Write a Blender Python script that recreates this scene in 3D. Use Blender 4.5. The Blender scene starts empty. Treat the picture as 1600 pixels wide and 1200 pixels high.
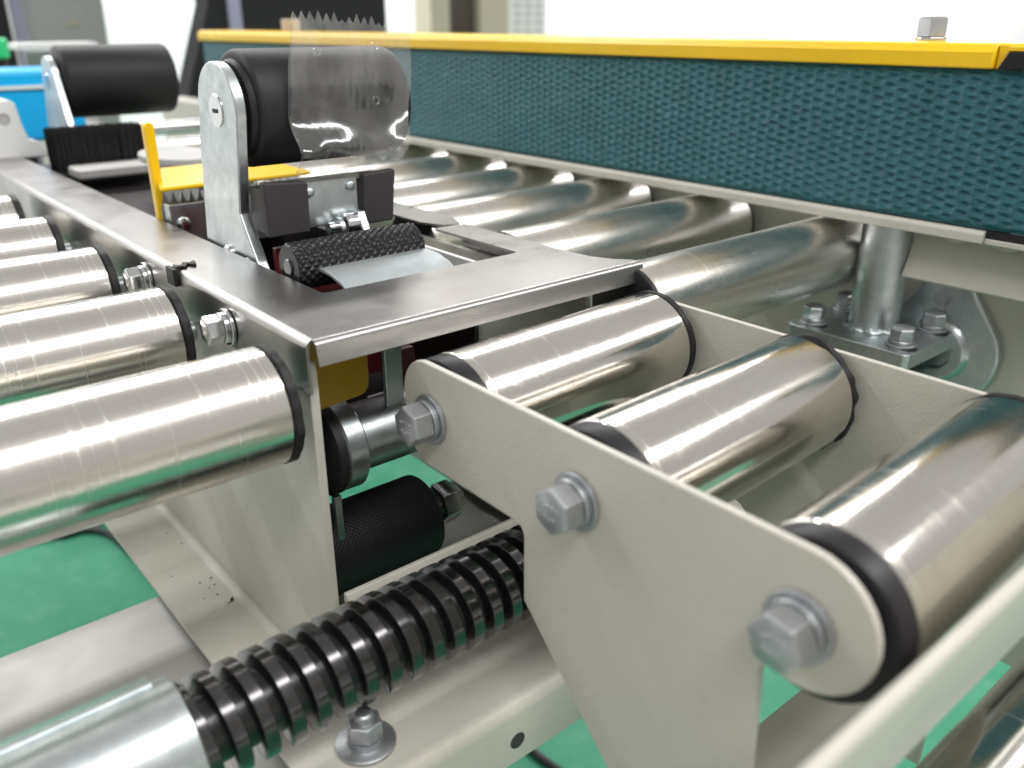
import bpy, bmesh, math, random
import numpy as np
from mathutils import Vector, Matrix

random.seed(7)
rng = np.random.default_rng(7)
scene = bpy.context.scene
col = scene.collection
TABLE = 0.80          # camera height above the floor, metres; shapes below are in mm from that level
PI = math.pi

# ---------------------------------------------------------------- camera
cam_data = bpy.data.cameras.new("camera")
cam = bpy.data.objects.new("camera", cam_data)
col.objects.link(cam)
scene.camera = cam
RIGHT = Vector((0.765936, -0.642913, -0.002186))
DOWN = Vector((-0.250104, -0.294826, -0.92224))
FWD = Vector((0.592276, 0.706923, -0.386613))
cam.matrix_world = Matrix((
    (RIGHT.x, -DOWN.x, -FWD.x, 0.0),
    (RIGHT.y, -DOWN.y, -FWD.y, 0.0),
    (RIGHT.z, -DOWN.z, -FWD.z, TABLE),
    (0, 0, 0, 1)))
cam_data.sensor_width = 36.0
cam_data.lens = 36.0 * 1352.0 / 1600.0
cam_data.clip_start = 0.01
cam_data.clip_end = 60.0
cam_data.dof.use_dof = True
cam_data.dof.focus_distance = 0.43
cam_data.dof.aperture_fstop = 7.2

# ---------------------------------------------------------------- world, lamps, exposure
world = bpy.data.worlds.new("World")
scene.world = world
world.use_nodes = True
bg = world.node_tree.nodes["Background"]
bg.inputs[0].default_value = (1.0, 0.985, 0.965, 1)
bg.inputs[1].default_value = 0.48


def lamp(name, loc, target, sx, sy, watts, colour):
    ld = bpy.data.lights.new(name, 'AREA')
    ld.shape = 'RECTANGLE'
    ld.size, ld.size_y = sx, sy
    ld.energy = watts
    ld.color = colour
    o = bpy.data.objects.new(name, ld)
    col.objects.link(o)
    o.location = loc
    o.rotation_euler = (Vector(target) - Vector(loc)).to_track_quat('-Z', 'Y').to_euler()
    return o


# ceiling tube lamp row behind the camera, then a row added to brighten the wall
lamp("strip_lamp", (0.9, -1.15, 2.75), (0.9, -1.15, 0), 5.0, 0.55, 112, (1.0, 0.99, 0.975))
lamp("strip_lamp", (3.4, 2.55, 2.75), (3.4, 3.3, 0.9), 11.0, 0.34, 330, (1.0, 0.99, 0.98))

scene.view_settings.view_transform = 'Standard'
scene.view_settings.look = 'None'
scene.view_settings.gamma = 1
scene.view_settings.exposure = 0.18
scene.view_settings.use_curve_mapping = False
scene.render.resolution_x = 1024
scene.render.resolution_y = 768


# ---------------------------------------------------------------- materials
class NT:
    def __init__(self, name):
        self.m = bpy.data.materials.new(name)
        self.m.use_nodes = True
        self.t = self.m.node_tree
        self.b = self.t.nodes["Principled BSDF"]
        self.co = self.t.nodes.new("ShaderNodeTexCoord").outputs["Object"]

    def n(self, kind, **kw):
        x = self.t.nodes.new(kind)
        for k, v in kw.items():
            setattr(x, k, v)
        return x

    def l(self, a, b):
        self.t.links.new(a, b)

    def noise(self, scale=(1, 1, 1), freq=10.0, detail=3.0, rough=0.5):
        mp = self.n("ShaderNodeMapping")
        mp.inputs["Scale"].default_value = scale
        self.l(self.co, mp.inputs[0])
        nz = self.n("ShaderNodeTexNoise")
        nz.inputs["Scale"].default_value = freq
        nz.inputs["Detail"].default_value = detail
        nz.inputs["Roughness"].default_value = rough
        self.l(mp.outputs[0], nz.inputs["Vector"])
        return nz.outputs["Fac"]

    def ramp(self, src, stops):
        r = self.n("ShaderNodeValToRGB")
        el = r.color_ramp.elements
        while len(el) < len(stops):
            el.new(0.5)
        for e, (p, c) in zip(el, stops):
            e.position = p
            e.color = (*c, 1) if len(c) == 3 else c
        self.l(src, r.inputs[0])
        return r.outputs[0]

    def mapr(self, src, a, b, lo=0.0, hi=1.0):
        r = self.n("ShaderNodeMapRange")
        r.inputs[1].default_value, r.inputs[2].default_value = lo, hi
        r.inputs[3].default_value, r.inputs[4].default_value = a, b
        self.l(src, r.inputs[0])
        return r.outputs[0]

    def mix(self, fac, a, b, mode='MIX'):
        x = self.n("ShaderNodeMix", data_type='RGBA', blend_type=mode)
        if isinstance(fac, (int, float)):
            x.inputs[0].default_value = fac
        else:
            self.l(fac, x.inputs[0])
        for s, v in ((6, a), (7, b)):
            if isinstance(v, tuple):
                x.inputs[s].default_value = (*v, 1)
            else:
                self.l(v, x.inputs[s])
        return x.outputs[2]

    def bump(self, src, dist, strength=1.0, prev=None):
        b = self.n("ShaderNodeBump")
        b.inputs["Strength"].default_value = strength
        b.inputs["Distance"].default_value = dist
        self.l(src, b.inputs["Height"])
        if prev is not None:
            self.l(prev, b.inputs["Normal"])
        return b.outputs[0]

    def set(self, **kw):
        for k, v in kw.items():
            s = self.b.inputs[k.replace("_", " ")]
            if hasattr(v, "links"):
                self.l(v, s)
            else:
                s.default_value = (*v, 1) if isinstance(v, tuple) and len(v) == 3 else v
        return self.m


M = {}


def mk_steel(key="steel", dull=0.0):
    t = NT("roller_" + key)
    streak = t.noise((1.2, 60, 60), 6, 4, 0.6)
    blot = t.noise((4, 20, 20), 4, 4, 0.6)
    fine = t.noise((900, 60, 60), 1.0, 2, 0.5)
    c = t.mix(t.mapr(blot, 0, 1, .35, .75), (0.77, 0.74, 0.69), (0.65, 0.615, 0.565))
    ring = t.noise((420, 6, 6), 1.0, 4, 0.7)
    smear = t.noise((14, 30, 30), 2, 5, 0.7)
    c = t.mix(t.mapr(smear, 0, .6, .57, .75), c, (0.48, 0.445, 0.40))
    rg = t.n("ShaderNodeMath", operation='ADD')
    t.l(t.mapr(streak, 0.08 + dull, 0.18 + dull), rg.inputs[0])
    ra_ = t.n("ShaderNodeMath", operation='ADD')
    t.l(t.mapr(blot, 0.0, 0.09, .4, .8), ra_.inputs[0])
    rb_ = t.n("ShaderNodeMath", operation='ADD')
    t.l(t.mapr(ring, 0.0, 0.18, .57, .72), rb_.inputs[0])
    t.l(t.mapr(smear, 0.0, 0.16, .58, .75), rb_.inputs[1])
    t.l(rb_.outputs[0], ra_.inputs[1])
    t.l(ra_.outputs[0], rg.inputs[1])
    nrm = t.bump(streak, 0.00003, 0.5)
    nrm = t.bump(fine, 0.000008, 0.5, nrm)
    M[key] = t.set(Base_Color=c, Metallic=1.0, Roughness=rg.outputs[0], Normal=nrm)


def mk_brushed():
    t = NT("brushed_stainless")
    g = t.noise((3, 700, 700), 1.0, 4, 0.65)
    g2 = t.noise((20, 400, 400), 1.0, 3, 0.6)
    blot = t.noise((1, 1, 1), 28, 4, 0.6)
    c = t.mix(t.mapr(blot, 0, 1, .3, .75), (0.43, 0.415, 0.40), (0.33, 0.32, 0.31))
    rr = t.n("ShaderNodeMath", operation='ADD')
    t.l(t.mapr(g, 0.24, 0.40), rr.inputs[0])
    t.l(t.mapr(blot, -0.05, 0.08, .3, .7), rr.inputs[1])
    nrm = t.bump(g, 0.00005, 0.6)
    nrm = t.bump(g2, 0.00003, 0.5, nrm)
    M['brushed'] = t.set(Base_Color=c, Metallic=1.0, Roughness=rr.outputs[0], Normal=nrm)


def mk_zinc(name, c1, c2, r0, r1, metal=1.0, freq=170):
    t = NT(name)
    v = t.n("ShaderNodeTexVoronoi")
    v.inputs["Scale"].default_value = freq
    t.l(t.co, v.inputs["Vector"])
    s = t.n("ShaderNodeSeparateColor")
    t.l(v.outputs["Color"], s.inputs[0])
    nz = t.noise((1, 1, 1), freq * 0.4, 5, 0.65)
    f = t.n("ShaderNodeMath", operation='MULTIPLY_ADD')
    t.l(s.outputs[0], f.inputs[0])
    f.inputs[1].default_value = 0.28
    t.l(t.mapr(nz, 0, .72, .3, .7), f.inputs[2])
    c = t.mix(f.outputs[0], c1, c2)
    fine = t.noise((1, 1, 1), freq * 9, 3, 0.6)
    M[name] = t.set(Base_Color=c, Metallic=metal, Roughness=t.mapr(nz, r0, r1, .3, .7),
                    Normal=t.bump(fine, 0.00006, 0.5))


def mk_paint(name, c1, c2, rough, peel=1100, peel_d=0.00012, coat=0.0, grime=None):
    t = NT(name)
    nz = t.noise((1, 1, 1), 14, 4, 0.6)
    c = t.mix(t.mapr(nz, 0, 1, .3, .7), c1, c2)
    if grime:
        g = t.noise((1, 1, 1), 55, 6, 0.7)
        c = t.mix(t.mapr(g, 0, .6, .55, .8), c, grime)
        g2 = t.noise((1, .35, 1), 160, 5, 0.75)
        c = t.mix(t.mapr(g2, 0, .35, .62, .72), c, tuple(k * .72 for k in grime))
    p = t.noise((1, 1, 1), peel, 2, 0.5)
    kw = dict(Base_Color=c, Roughness=t.mapr(nz, rough - .05, rough + .08, .3, .7), Normal=t.bump(p, peel_d, 0.55))
    if coat:
        kw['Coat_Weight'] = coat
    if name.startswith('rubber') or name == 'black_plastic':
        kw['Specular_IOR_Level'] = 0.32
    M[name] = t.set(**kw)


def mk_belt():
    t = NT("belt_fabric")
    nz = t.noise((1, 1, 1), 60, 4, 0.6)
    th = t.noise((900, 900, 2600), 1.0, 2, 0.5)
    c = t.mix(t.mapr(nz, 0, 1, .3, .7), (0.003, 0.078, 0.096), (0.008, 0.118, 0.138))
    c = t.mix(t.mapr(th, 0, .45, .45, .75), c, (0.032, 0.185, 0.22))
    du = t.noise((1, 1, 2.5), 9, 5, 0.65)
    c = t.mix(t.mapr(du, 0, .28, .5, .75), c, (0.05, 0.17, 0.19))
    M['belt'] = t.set(Base_Color=c, Roughness=0.38, Specular_IOR_Level=0.55, Normal=t.bump(th, 0.00055, 0.9))


def mk_screw():
    t = NT("blackened_steel")
    nz = t.noise((1, 1, 1), 260, 4, 0.65)
    g = t.noise((1, 1, 1), 700, 3, 0.6)
    c = t.mix(t.mapr(nz, 0, 1, .35, .7), (0.045, 0.043, 0.045), (0.070, 0.067, 0.068))
    M['screw'] = t.set(Base_Color=c, Metallic=0.85, Roughness=t.mapr(nz, .15, .24, .3, .7), Specular_IOR_Level=0.6,
                       Coat_Weight=0.8, Coat_Roughness=0.14, Normal=t.bump(g, 0.00003, 0.4))


def mk_floor():
    t = NT("green_floor_paint")
    a = t.noise((1, 1, 1), 5, 6, 0.65)
    b = t.noise((1, 1, 1), 26, 5, 0.7)
    s = t.noise((1, 5, 1), 40, 4, 0.7)
    c = t.mix(t.mapr(a, 0, 1, .3, .7), (0.022, 0.190, 0.102), (0.046, 0.260, 0.155))
    c = t.mix(t.mapr(b, 0, .42, .50, .74), c, (0.17, 0.36, 0.28))
    c = t.mix(t.mapr(s, 0, .45, .64, .74), c, (0.13, 0.38, 0.27))
    M['floor'] = t.set(Base_Color=c, Roughness=t.mapr(b, .5, .7, .3, .7), Specular_IOR_Level=0.3)


def mk_film():
    t = NT("clear_tape_film")
    t.t.nodes.remove(t.b)
    out = [n for n in t.t.nodes if n.type == 'OUTPUT_MATERIAL'][0]
    nz = t.noise((1, 1, .3), 70, 3, 0.55)
    haze = t.noise((1, 1, .5), 45, 5, 0.65)
    nrm = t.bump(nz, 0.0012, 0.6)
    tr = t.n("ShaderNodeBsdfTransparent")
    tr.inputs[0].default_value = (0.985, 0.985, 0.98, 1)
    gl = t.n("ShaderNodeBsdfGlossy")
    gl.inputs["Color"].default_value = (0.95, 0.95, 0.95, 1)
    gl.inputs["Roughness"].default_value = 0.17
    t.l(nrm, gl.inputs["Normal"])
    df = t.n("ShaderNodeBsdfTranslucent")
    df.inputs[0].default_value = (0.86, 0.84, 0.80, 1)
    dd = t.n("ShaderNodeBsdfDiffuse")
    dd.inputs[0].default_value = (0.80, 0.78, 0.74, 1)
    m0 = t.n("ShaderNodeMixShader")
    m0.inputs[0].default_value = 0.5
    t.l(df.outputs[0], m0.inputs[1])
    t.l(dd.outputs[0], m0.inputs[2])
    m1 = t.n("ShaderNodeMixShader")
    t.l(t.mapr(haze, 0.05, 0.26, .40, .75), m1.inputs[0])
    t.l(tr.outputs[0], m1.inputs[1])
    t.l(m0.outputs[0], m1.inputs[2])
    fr = t.n("ShaderNodeFresnel")
    fr.inputs[0].default_value = 1.55
    t.l(nrm, fr.inputs["Normal"])
    m2 = t.n("ShaderNodeMixShader")
    t.l(t.mapr(fr.outputs[0], 0.05, 1.0, 0.0, .7), m2.inputs[0])
    t.l(m1.outputs[0], m2.inputs[1])
    t.l(gl.outputs[0], m2.inputs[2])
    t.l(m2.outputs[0], out.inputs[0])
    M['film'] = t.m


mk_steel()
mk_steel('satin_steel', 0.14)
mk_steel('left_steel', 0.05)
mk_brushed()
mk_zinc('zinc', (0.66, 0.70, 0.71), (0.44, 0.49, 0.50), 0.26, 0.44)
mk_zinc('zinc_matte', (0.50, 0.54, 0.55), (0.40, 0.44, 0.45), 0.45, 0.6, 0.7)
mk_zinc('bolt', (0.50, 0.52, 0.535), (0.36, 0.375, 0.39), 0.34, 0.52, 0.9, 420)
mk_zinc('bright', (0.74, 0.75, 0.75), (0.60, 0.61, 0.61), 0.10, 0.22, 1.0, 300)
mk_zinc('aluminium', (0.53, 0.52, 0.50), (0.47, 0.46, 0.445), 0.5, 0.6, 0.75, 40)
mk_paint('cream', (0.50, 0.48, 0.42), (0.465, 0.447, 0.392), 0.40, 620, 0.00036, grime=(0.42, 0.40, 0.345))
mk_paint('yellow', (0.86, 0.55, 0.008), (0.78, 0.48, 0.006), 0.30, 900, 0.00016)
mk_paint('grease', (0.008, 0.0075, 0.008), (0.014, 0.013, 0.012), 0.28, 260, 0.0003)
mk_paint('shaded_yellow', (0.42, 0.27, 0.012), (0.36, 0.22, 0.01), 0.3, 900, 0.00016)  # guard yellow with the shade under the cover put into its colour
mk_paint('black_plastic', (0.012, 0.011, 0.013), (0.018, 0.016, 0.019), 0.42, 700, 0.00008)
mk_paint('rubber', (0.010, 0.0095, 0.010), (0.017, 0.016, 0.0165), 0.48, 500, 0.00010)
mk_paint('rubber_gloss', (0.012, 0.0115, 0.012), (0.02, 0.019, 0.02), 0.30, 600, 0.00006)
mk_paint('rubber_grey', (0.030, 0.027, 0.028), (0.046, 0.042, 0.043), 0.62, 900, 0.00010)
mk_paint('gunmetal', (0.035, 0.030, 0.030), (0.025, 0.022, 0.022), 0.45, 500, 0.00008)
mk_paint('red', (0.10, 0.008, 0.011), (0.075, 0.006, 0.009), 0.35, 600, 0.00008)
mk_paint('bounce_grey', (0.42, 0.415, 0.40), (0.34, 0.335, 0.32), 0.6, 60, 0.001)
mk_paint('white', (0.80, 0.80, 0.79), (0.76, 0.76, 0.75), 0.45, 300, 0.0001)
mk_paint('wall', (0.86, 0.865, 0.87), (0.84, 0.845, 0.85), 0.7, 100, 0.0003)
mk_paint('blue', (0.0, 0.46, 0.88), (0.01, 0.40, 0.82), 0.35, 300, 0.0001)
mk_paint('black_cloth', (0.004, 0.004, 0.005), (0.007, 0.007, 0.009), 0.7, 300, 0.0002)
mk_paint('lavender', (0.30, 0.30, 0.42), (0.36, 0.35, 0.46), 0.6, 300, 0.0002)
mk_paint('beige', (0.50, 0.44, 0.35), (0.46, 0.40, 0.32), 0.5, 300, 0.0002)
mk_paint('brown', (0.085, 0.062, 0.048), (0.065, 0.048, 0.038), 0.5, 300, 0.0002)
mk_paint('grey', (0.46, 0.455, 0.44), (0.42, 0.415, 0.40), 0.5, 300, 0.0002)
mk_paint('bright_green', (0.02, 0.62, 0.22), (0.03, 0.55, 0.20), 0.4, 300, 0.0002)
mk_paint('copper', (0.55, 0.26, 0.12), (0.45, 0.20, 0.09), 0.4, 300, 0.0001)
mk_belt()
mk_screw()
mk_floor()
mk_film()


# ---------------------------------------------------------------- mesh helpers (mm)
class MB:
    def __init__(self):
        self.v = []
        self.f = []

    def add(self, verts, faces):
        k = len(self.v)
        self.v += [tuple(map(float, p)) for p in verts]
        self.f += [tuple(i + k for i in f) for f in faces]
        return self

    def box(self, x0, x1, y0, y1, z0, z1):
        v = [(x, y, z) for z in (z0, z1) for y in (y0, y1) for x in (x0, x1)]
        return self.add(v, [(0, 2, 3, 1), (4, 5, 7, 6), (0, 1, 5, 4), (2, 6, 7, 3), (0, 4, 6, 2), (1, 3, 7, 5)])

    def prism(self, poly, axis, a0, a1):
        n = len(poly)

        def pt(u, v, a):
            return {'x': (a, u, v), 'y': (u, a, v), 'z': (u, v, a)}[axis]
        vs = [pt(u, v, a0) for u, v in poly] + [pt(u, v, a1) for u, v in poly]
        fs = [tuple(range(n - 1, -1, -1)), tuple(range(n, 2 * n))]
        fs += [(i, (i + 1) % n, n + (i + 1) % n, n + i) for i in range(n)]
        return self.add(vs, fs)

    def lathe(self, prof, axis, c, seg=48, phase=0.0, wob=None):
        vs, fs, rings = [], [], []
        for k, (a, r) in enumerate(prof):
            ring = []
            if r < 1e-6:
                ring = [len(vs)]
                vs.append((a, 0, 0))
            else:
                for i in range(seg):
                    t = phase + 2 * PI * i / seg
                    rr = r + (wob(t, k) if wob else 0)
                    ring.append(len(vs))
                    vs.append((a, rr * math.cos(t), rr * math.sin(t)))
            rings.append(ring)
        for A, B in zip(rings[:-1], rings[1:]):
            for i in range(seg):
                j = (i + 1) % seg
                if len(A) == 1 and len(B) == 1:
                    break
                if len(A) == 1:
                    fs.append((A[0], B[j], B[i]))
                elif len(B) == 1:
                    fs.append((A[i], A[j], B[0]))
                else:
                    fs.append((A[i], A[j], B[j], B[i]))
        out = []
        for a, p, q in vs:
            if axis == 'x':
                out.append((a, c[0] + p, c[1] + q))
            elif axis == 'y':
                out.append((c[0] + q, a, c[1] + p))
            else:
                out.append((c[0] + p, c[1] + q, a))
        return self.add(out, fs)

    def cyl(self, axis, c, r, a0, a1, seg=48, ch=0.6):
        return self.lathe([(a0, 0), (a0, r - ch), (a0 + ch, r), (a1 - ch, r), (a1, r - ch), (a1, 0)], axis, c, seg)

    def hexhead(self, axis, c, af, a0, a1, phase=0.3):
        """hexagon bolt head from a0 (seat) to a1 (crown)"""
        R_ = af / math.sqrt(3)
        s = 1 if a1 > a0 else -1
        return self.lathe([(a0, 0), (a0, R_ * .97), (a0 + s * .3, R_), (a1 - s * 1.0, R_), (a1 - s * .35, R_ * .93), (a1, R_ * .84), (a1, 0)],
                          axis, c, 6, phase)

    def tube(self, pts, r, seg=12):
        pts = [Vector(p) for p in pts]
        vs, fs = [], []
        for i, p in enumerate(pts):
            d = (pts[min(i + 1, len(pts) - 1)] - pts[max(i - 1, 0)]).normalized()
            u = d.orthogonal().normalized() if i == 0 else (u - d * u.dot(d)).normalized()
            w = d.cross(u)
            for k in range(seg):
                t = 2 * PI * k / seg
                vs.append(p + u * (r * math.cos(t)) + w * (r * math.sin(t)))
        for i in range(len(pts) - 1):
            for k in range(seg):
                j = (k + 1) % seg
                fs.append((i * seg + k, i * seg + j, (i + 1) * seg + j, (i + 1) * seg + k))
        fs.append(tuple(range(seg)))
        fs.append(tuple((len(pts) - 1) * seg + k for k in range(seg - 1, -1, -1)))
        return self.add(vs, fs)

    def mesh(self, name, mat, loc, angle=35, recalc=True):
        me = bpy.data.meshes.new(name)
        V = np.array(self.v, float)
        V = (V - np.array(loc)) / 1000.0
        me.from_pydata(V.tolist(), [], self.f)
        if recalc:
            bm = bmesh.new()
            bm.from_mesh(me)
            bmesh.ops.recalc_face_normals(bm, faces=bm.faces)
            bm.to_mesh(me)
            bm.free()
        me.materials.append(M[mat])
        me.shade_smooth()
        me.set_sharp_from_angle(angle=math.radians(angle))
        return me

    def build(self, name, mat, parent=None, bevel=0.0, angle=35, seg=2, recalc=True, loc=None):
        base = loc if loc is not None else (tuple(parent["_o"]) if parent is not None else (0, 0, 0))
        o = bpy.data.objects.new(name, self.mesh(name, mat, base, angle, recalc))
        col.objects.link(o)
        if parent is not None:
            o.parent = parent
        else:
            o.location = (base[0] / 1000, base[1] / 1000, TABLE + base[2] / 1000)
        o["_o"] = base
        if bevel:
            b = o.modifiers.new("bevel", 'BEVEL')
            b.width = bevel / 1000
            b.segments = seg
            b.limit_method = 'ANGLE'
            b.angle_limit = math.radians(40)
            b.harden_normals = True
        return o


def tag(o, label, cat, group=None):
    o["label"] = label
    o["category"] = cat
    if group:
        o["group"] = group
    return o


def thing(name, label, cat, loc, group=None):
    o = bpy.data.objects.new(name, None)
    col.objects.link(o)
    o.location = (loc[0] / 1000, loc[1] / 1000, TABLE + loc[2] / 1000)
    o["_o"] = loc
    o.empty_display_size = 0.02
    return tag(o, label, cat, group)


def copy_tree(o, parent=None):
    c = o.copy()
    col.objects.link(c)
    c.parent = parent
    for ch in [x for x in ALL() if x.parent == o]:
        copy_tree(ch, c)
    return c


def ALL():
    return list(col.objects)


def arc(cx, cy, r, a0, a1, n=10):
    return [(cx + r * math.cos(math.radians(a0 + (a1 - a0) * i / n)), cy + r * math.sin(math.radians(a0 + (a1 - a0) * i / n))) for i in range(n + 1)]


def struct(o):
    o["kind"] = "structure"
    return o


def bolt(parent, axis, c, seat, sgn, af=13, h=6.5, washer=9.5, spring=True, phase=0.3, name='bolt', mat='bolt', shank=14):
    """bolt head with flat and spring washer, seat = plane it sits on, sgn = direction it sticks out"""
    s = sgn
    w0 = seat
    w1 = w0 + s * 1.8
    sp = w1 + s * (2.4 if spring else 0)
    mb = MB().hexhead(axis, c, af, sp + s * .05, sp + s * h, phase)
    mb.lathe([(seat - s * shank, 0), (seat - s * shank, af * .29), (sp, af * .29), (sp, 0)], axis, c, 20)
    b = mb.build(name, mat, parent, bevel=0.35)
    if axis == 'x' and af > 15:
        st = MB()
        for (dy, dz) in ((-3.2, 1.9), (-1.1, 2.3), (1.2, 2.2), (3.1, 1.6), (-1.8, -2.2), (0.4, -2.6), (2.3, -2.1)):
            a1 = sp + s * h
            st.lathe([(a1 - s * .1, 0), (a1 - s * .1, .85), (a1 + s * .18, .7), (a1 + s * .22, 0)], 'x', (c[0] + dy, c[1] + dz), 10)
        st.build('head_stamp', mat, b)
    MB().lathe([(w0, 0), (w0, washer - .3), (w0 + s * .3, washer), (w1 - s * .3, washer), (w1, washer - .4), (w1, 0)], axis, c, 36).build('washer', mat, b)
    if spring:
        r = washer * .83
        MB().lathe([(w1, af * .3), (w1 + s * .05, r - .3), (w1 + s * .4, r), (sp - s * .4, r), (sp, r - .3), (sp, af * .3)], axis, c, 36).build('spring_washer', mat, b)
    return b


# ================================================================ large structure
FLOOR = -800
g = MB().add([(-7000, -7000, FLOOR), (9000, -7000, FLOOR), (9000, 9000, FLOOR), (-7000, 9000, FLOOR)], [(0, 1, 2, 3)])
struct(g.build('floor', 'bounce_grey'))  # unseen grey surround, added to cut green light bouncing onto the cream parts
g = MB().add([(-330, -900, FLOOR + 4), (2400, -900, FLOOR + 4), (2400, 3299, FLOOR + 4), (-330, 3299, FLOOR + 4)], [(0, 1, 2, 3)])
struct(g.build('painted_floor', 'floor'))
FLOOR += 4
struct(MB().box(-3000, 9000, 3300, 3400, -800, 2000).build('wall_back', 'wall'))

# ---------------------------------------------------------------- stainless U-shaped cover plate
ZT = -118.0
cover = thing('cover_plate', 'brushed stainless U-shaped cover plate framing the tape head opening', 'cover plate', (150, 300, ZT))


def bend(cu, cv, sgn_u, drop, r=4.0, t=1.5, lean=0.0):
    """cross-section of a sheet bent down: starts flat at (cu, cv) and turns over radius r towards sgn_u"""
    out = [(cu + sgn_u * r * math.sin(a), cv - r + r * math.cos(a)) for a in np.linspace(0, PI / 2, 8)]
    out.append((cu + sgn_u * (r + lean), cv - drop))
    inn = [(cu + sgn_u * (r - t) * math.sin(a), cv - r + (r - t) * math.cos(a)) for a in np.linspace(PI / 2, 0, 8)]
    return out + [(cu + sgn_u * (r - t + lean), cv - drop)] + inn


MB().prism([(150, 303), (342, 303), (341, 306), (334, 314), (329, 326), (327, 345), (327, 437), (304.5, 437), (304.5, 361)] + arc(301.5, 361, 3, 0, -90, 4)
           + [(187, 358)] + arc(187, 361, 3, 270, 180, 4) + [(184, 1500), (150, 1500)], 'z', ZT - 1.5, ZT).build('top_panel', 'brushed', cover)
MB().prism(bend(150, ZT, -1, 24), 'y', 303.5, 1500).build('side_flange', 'brushed', cover, angle=50)
MB().prism([(350, -134), (350, ZT - 1.6), (437, ZT - 1.6), (437, -134)], 'x', 325.4, 326.9).build('side_flange', 'brushed', cover)
MB().prism([(v, w) for v, w in bend(303, ZT, -1, 10.5, 3.0, 1.5, 1.5)], 'x', 149, 343).build('front_flange', 'brushed', cover, angle=50)
for yb, ph in ((381, .2), (491, .5)):
    bolt(cover, 'x', (yb, -132), 145.6, -1, 12.5, 7.5, 9, True, ph, mat='bright', shank=4)
rs = thing('cover_strip', 'stainless strip with rounded corner continuing the right arm beside the rollers', 'cover plate', (330, 450, -121))
MB().prism([(316, 470), (322, 454)] + arc(330, 456, 6, 250, 340, 5) + [(341, 470), (341, 1500), (316, 1500)], 'z', -122.5, -121).build('top_panel', 'brushed', rs)
MB().box(339.6, 341, 475, 1500, -132, -122.6).build('side_flange', 'brushed', rs)
# ragged scrap of black tape left on the bend
sc = MB()
pts = []
for i in range(9):
    t = i / 8
    w = 2.6 + 1.2 * math.sin(i * 2.1)
    x = 146 + 13 * t
    y = 446 + 4 * t + 2 * math.sin(i * 1.7)
    pts.append((x, y, w))
up = [(x, y + w) for x, y, w in pts]
dn = [(x, y - w) for x, y, w in pts]
sc.prism(dn + up[::-1], 'z', ZT + .1, ZT + 1.6)
sc.box(143.5, 146, 441, 452, -126, ZT + 1.2)
sc.build('rubber_scrap', 'rubber', cover, bevel=0.5)

# ---------------------------------------------------------------- cream inner frames either side of the tape head
fl = thing('inner_frame', 'cream folded sheet frame plate carrying the left rollers, with scuffed lower flange', 'frame', (150, 308, -308))
MB().prism([(308, -308), (308, -136)] + arc(313, -135, 5, 180, 90, 5) + [(1500, -130), (1500, -308)], 'x', 148, 152.5).build('web', 'cream', fl, bevel=0.6)
MB().prism([(111, -310.5), (111, -308), (143, -308)] + [(143 + 5 * math.sin(a), -303 - 5 * math.cos(a)) for a in np.linspace(0.2, 1.5, 6)] + [(147.9, -303), (147.9, -310.5)], 'y', 240, 1500).build('lower_flange', 'cream', fl, bevel=0.4, angle=50)
fr = thing('inner_frame', 'cream folded sheet frame plate carrying the right rollers below the cover', 'frame', (330, 320, -308))
MB().prism([(320, -308), (320, -140), (328, -132), (1500, -132), (1500, -308)], 'x', 321, 324.5).build('web', 'cream', fr, bevel=0.6)
MB().box(324.6, 360, 300, 1500, -310.5, -308).build('lower_flange', 'cream', fr, bevel=0.4)

# ---------------------------------------------------------------- right side frame
sf = thing('side_frame', 'tall cream outer side frame behind the support post', 'frame', (580, 100, -420))
MB().box(580, 585, 40, 1700, -420, -128).build('web', 'cream', sf, bevel=0.8)
MB().box(585.2, 625, 40, 1700, -132, -128).build('top_flange', 'cream', sf, bevel=0.8)


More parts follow.
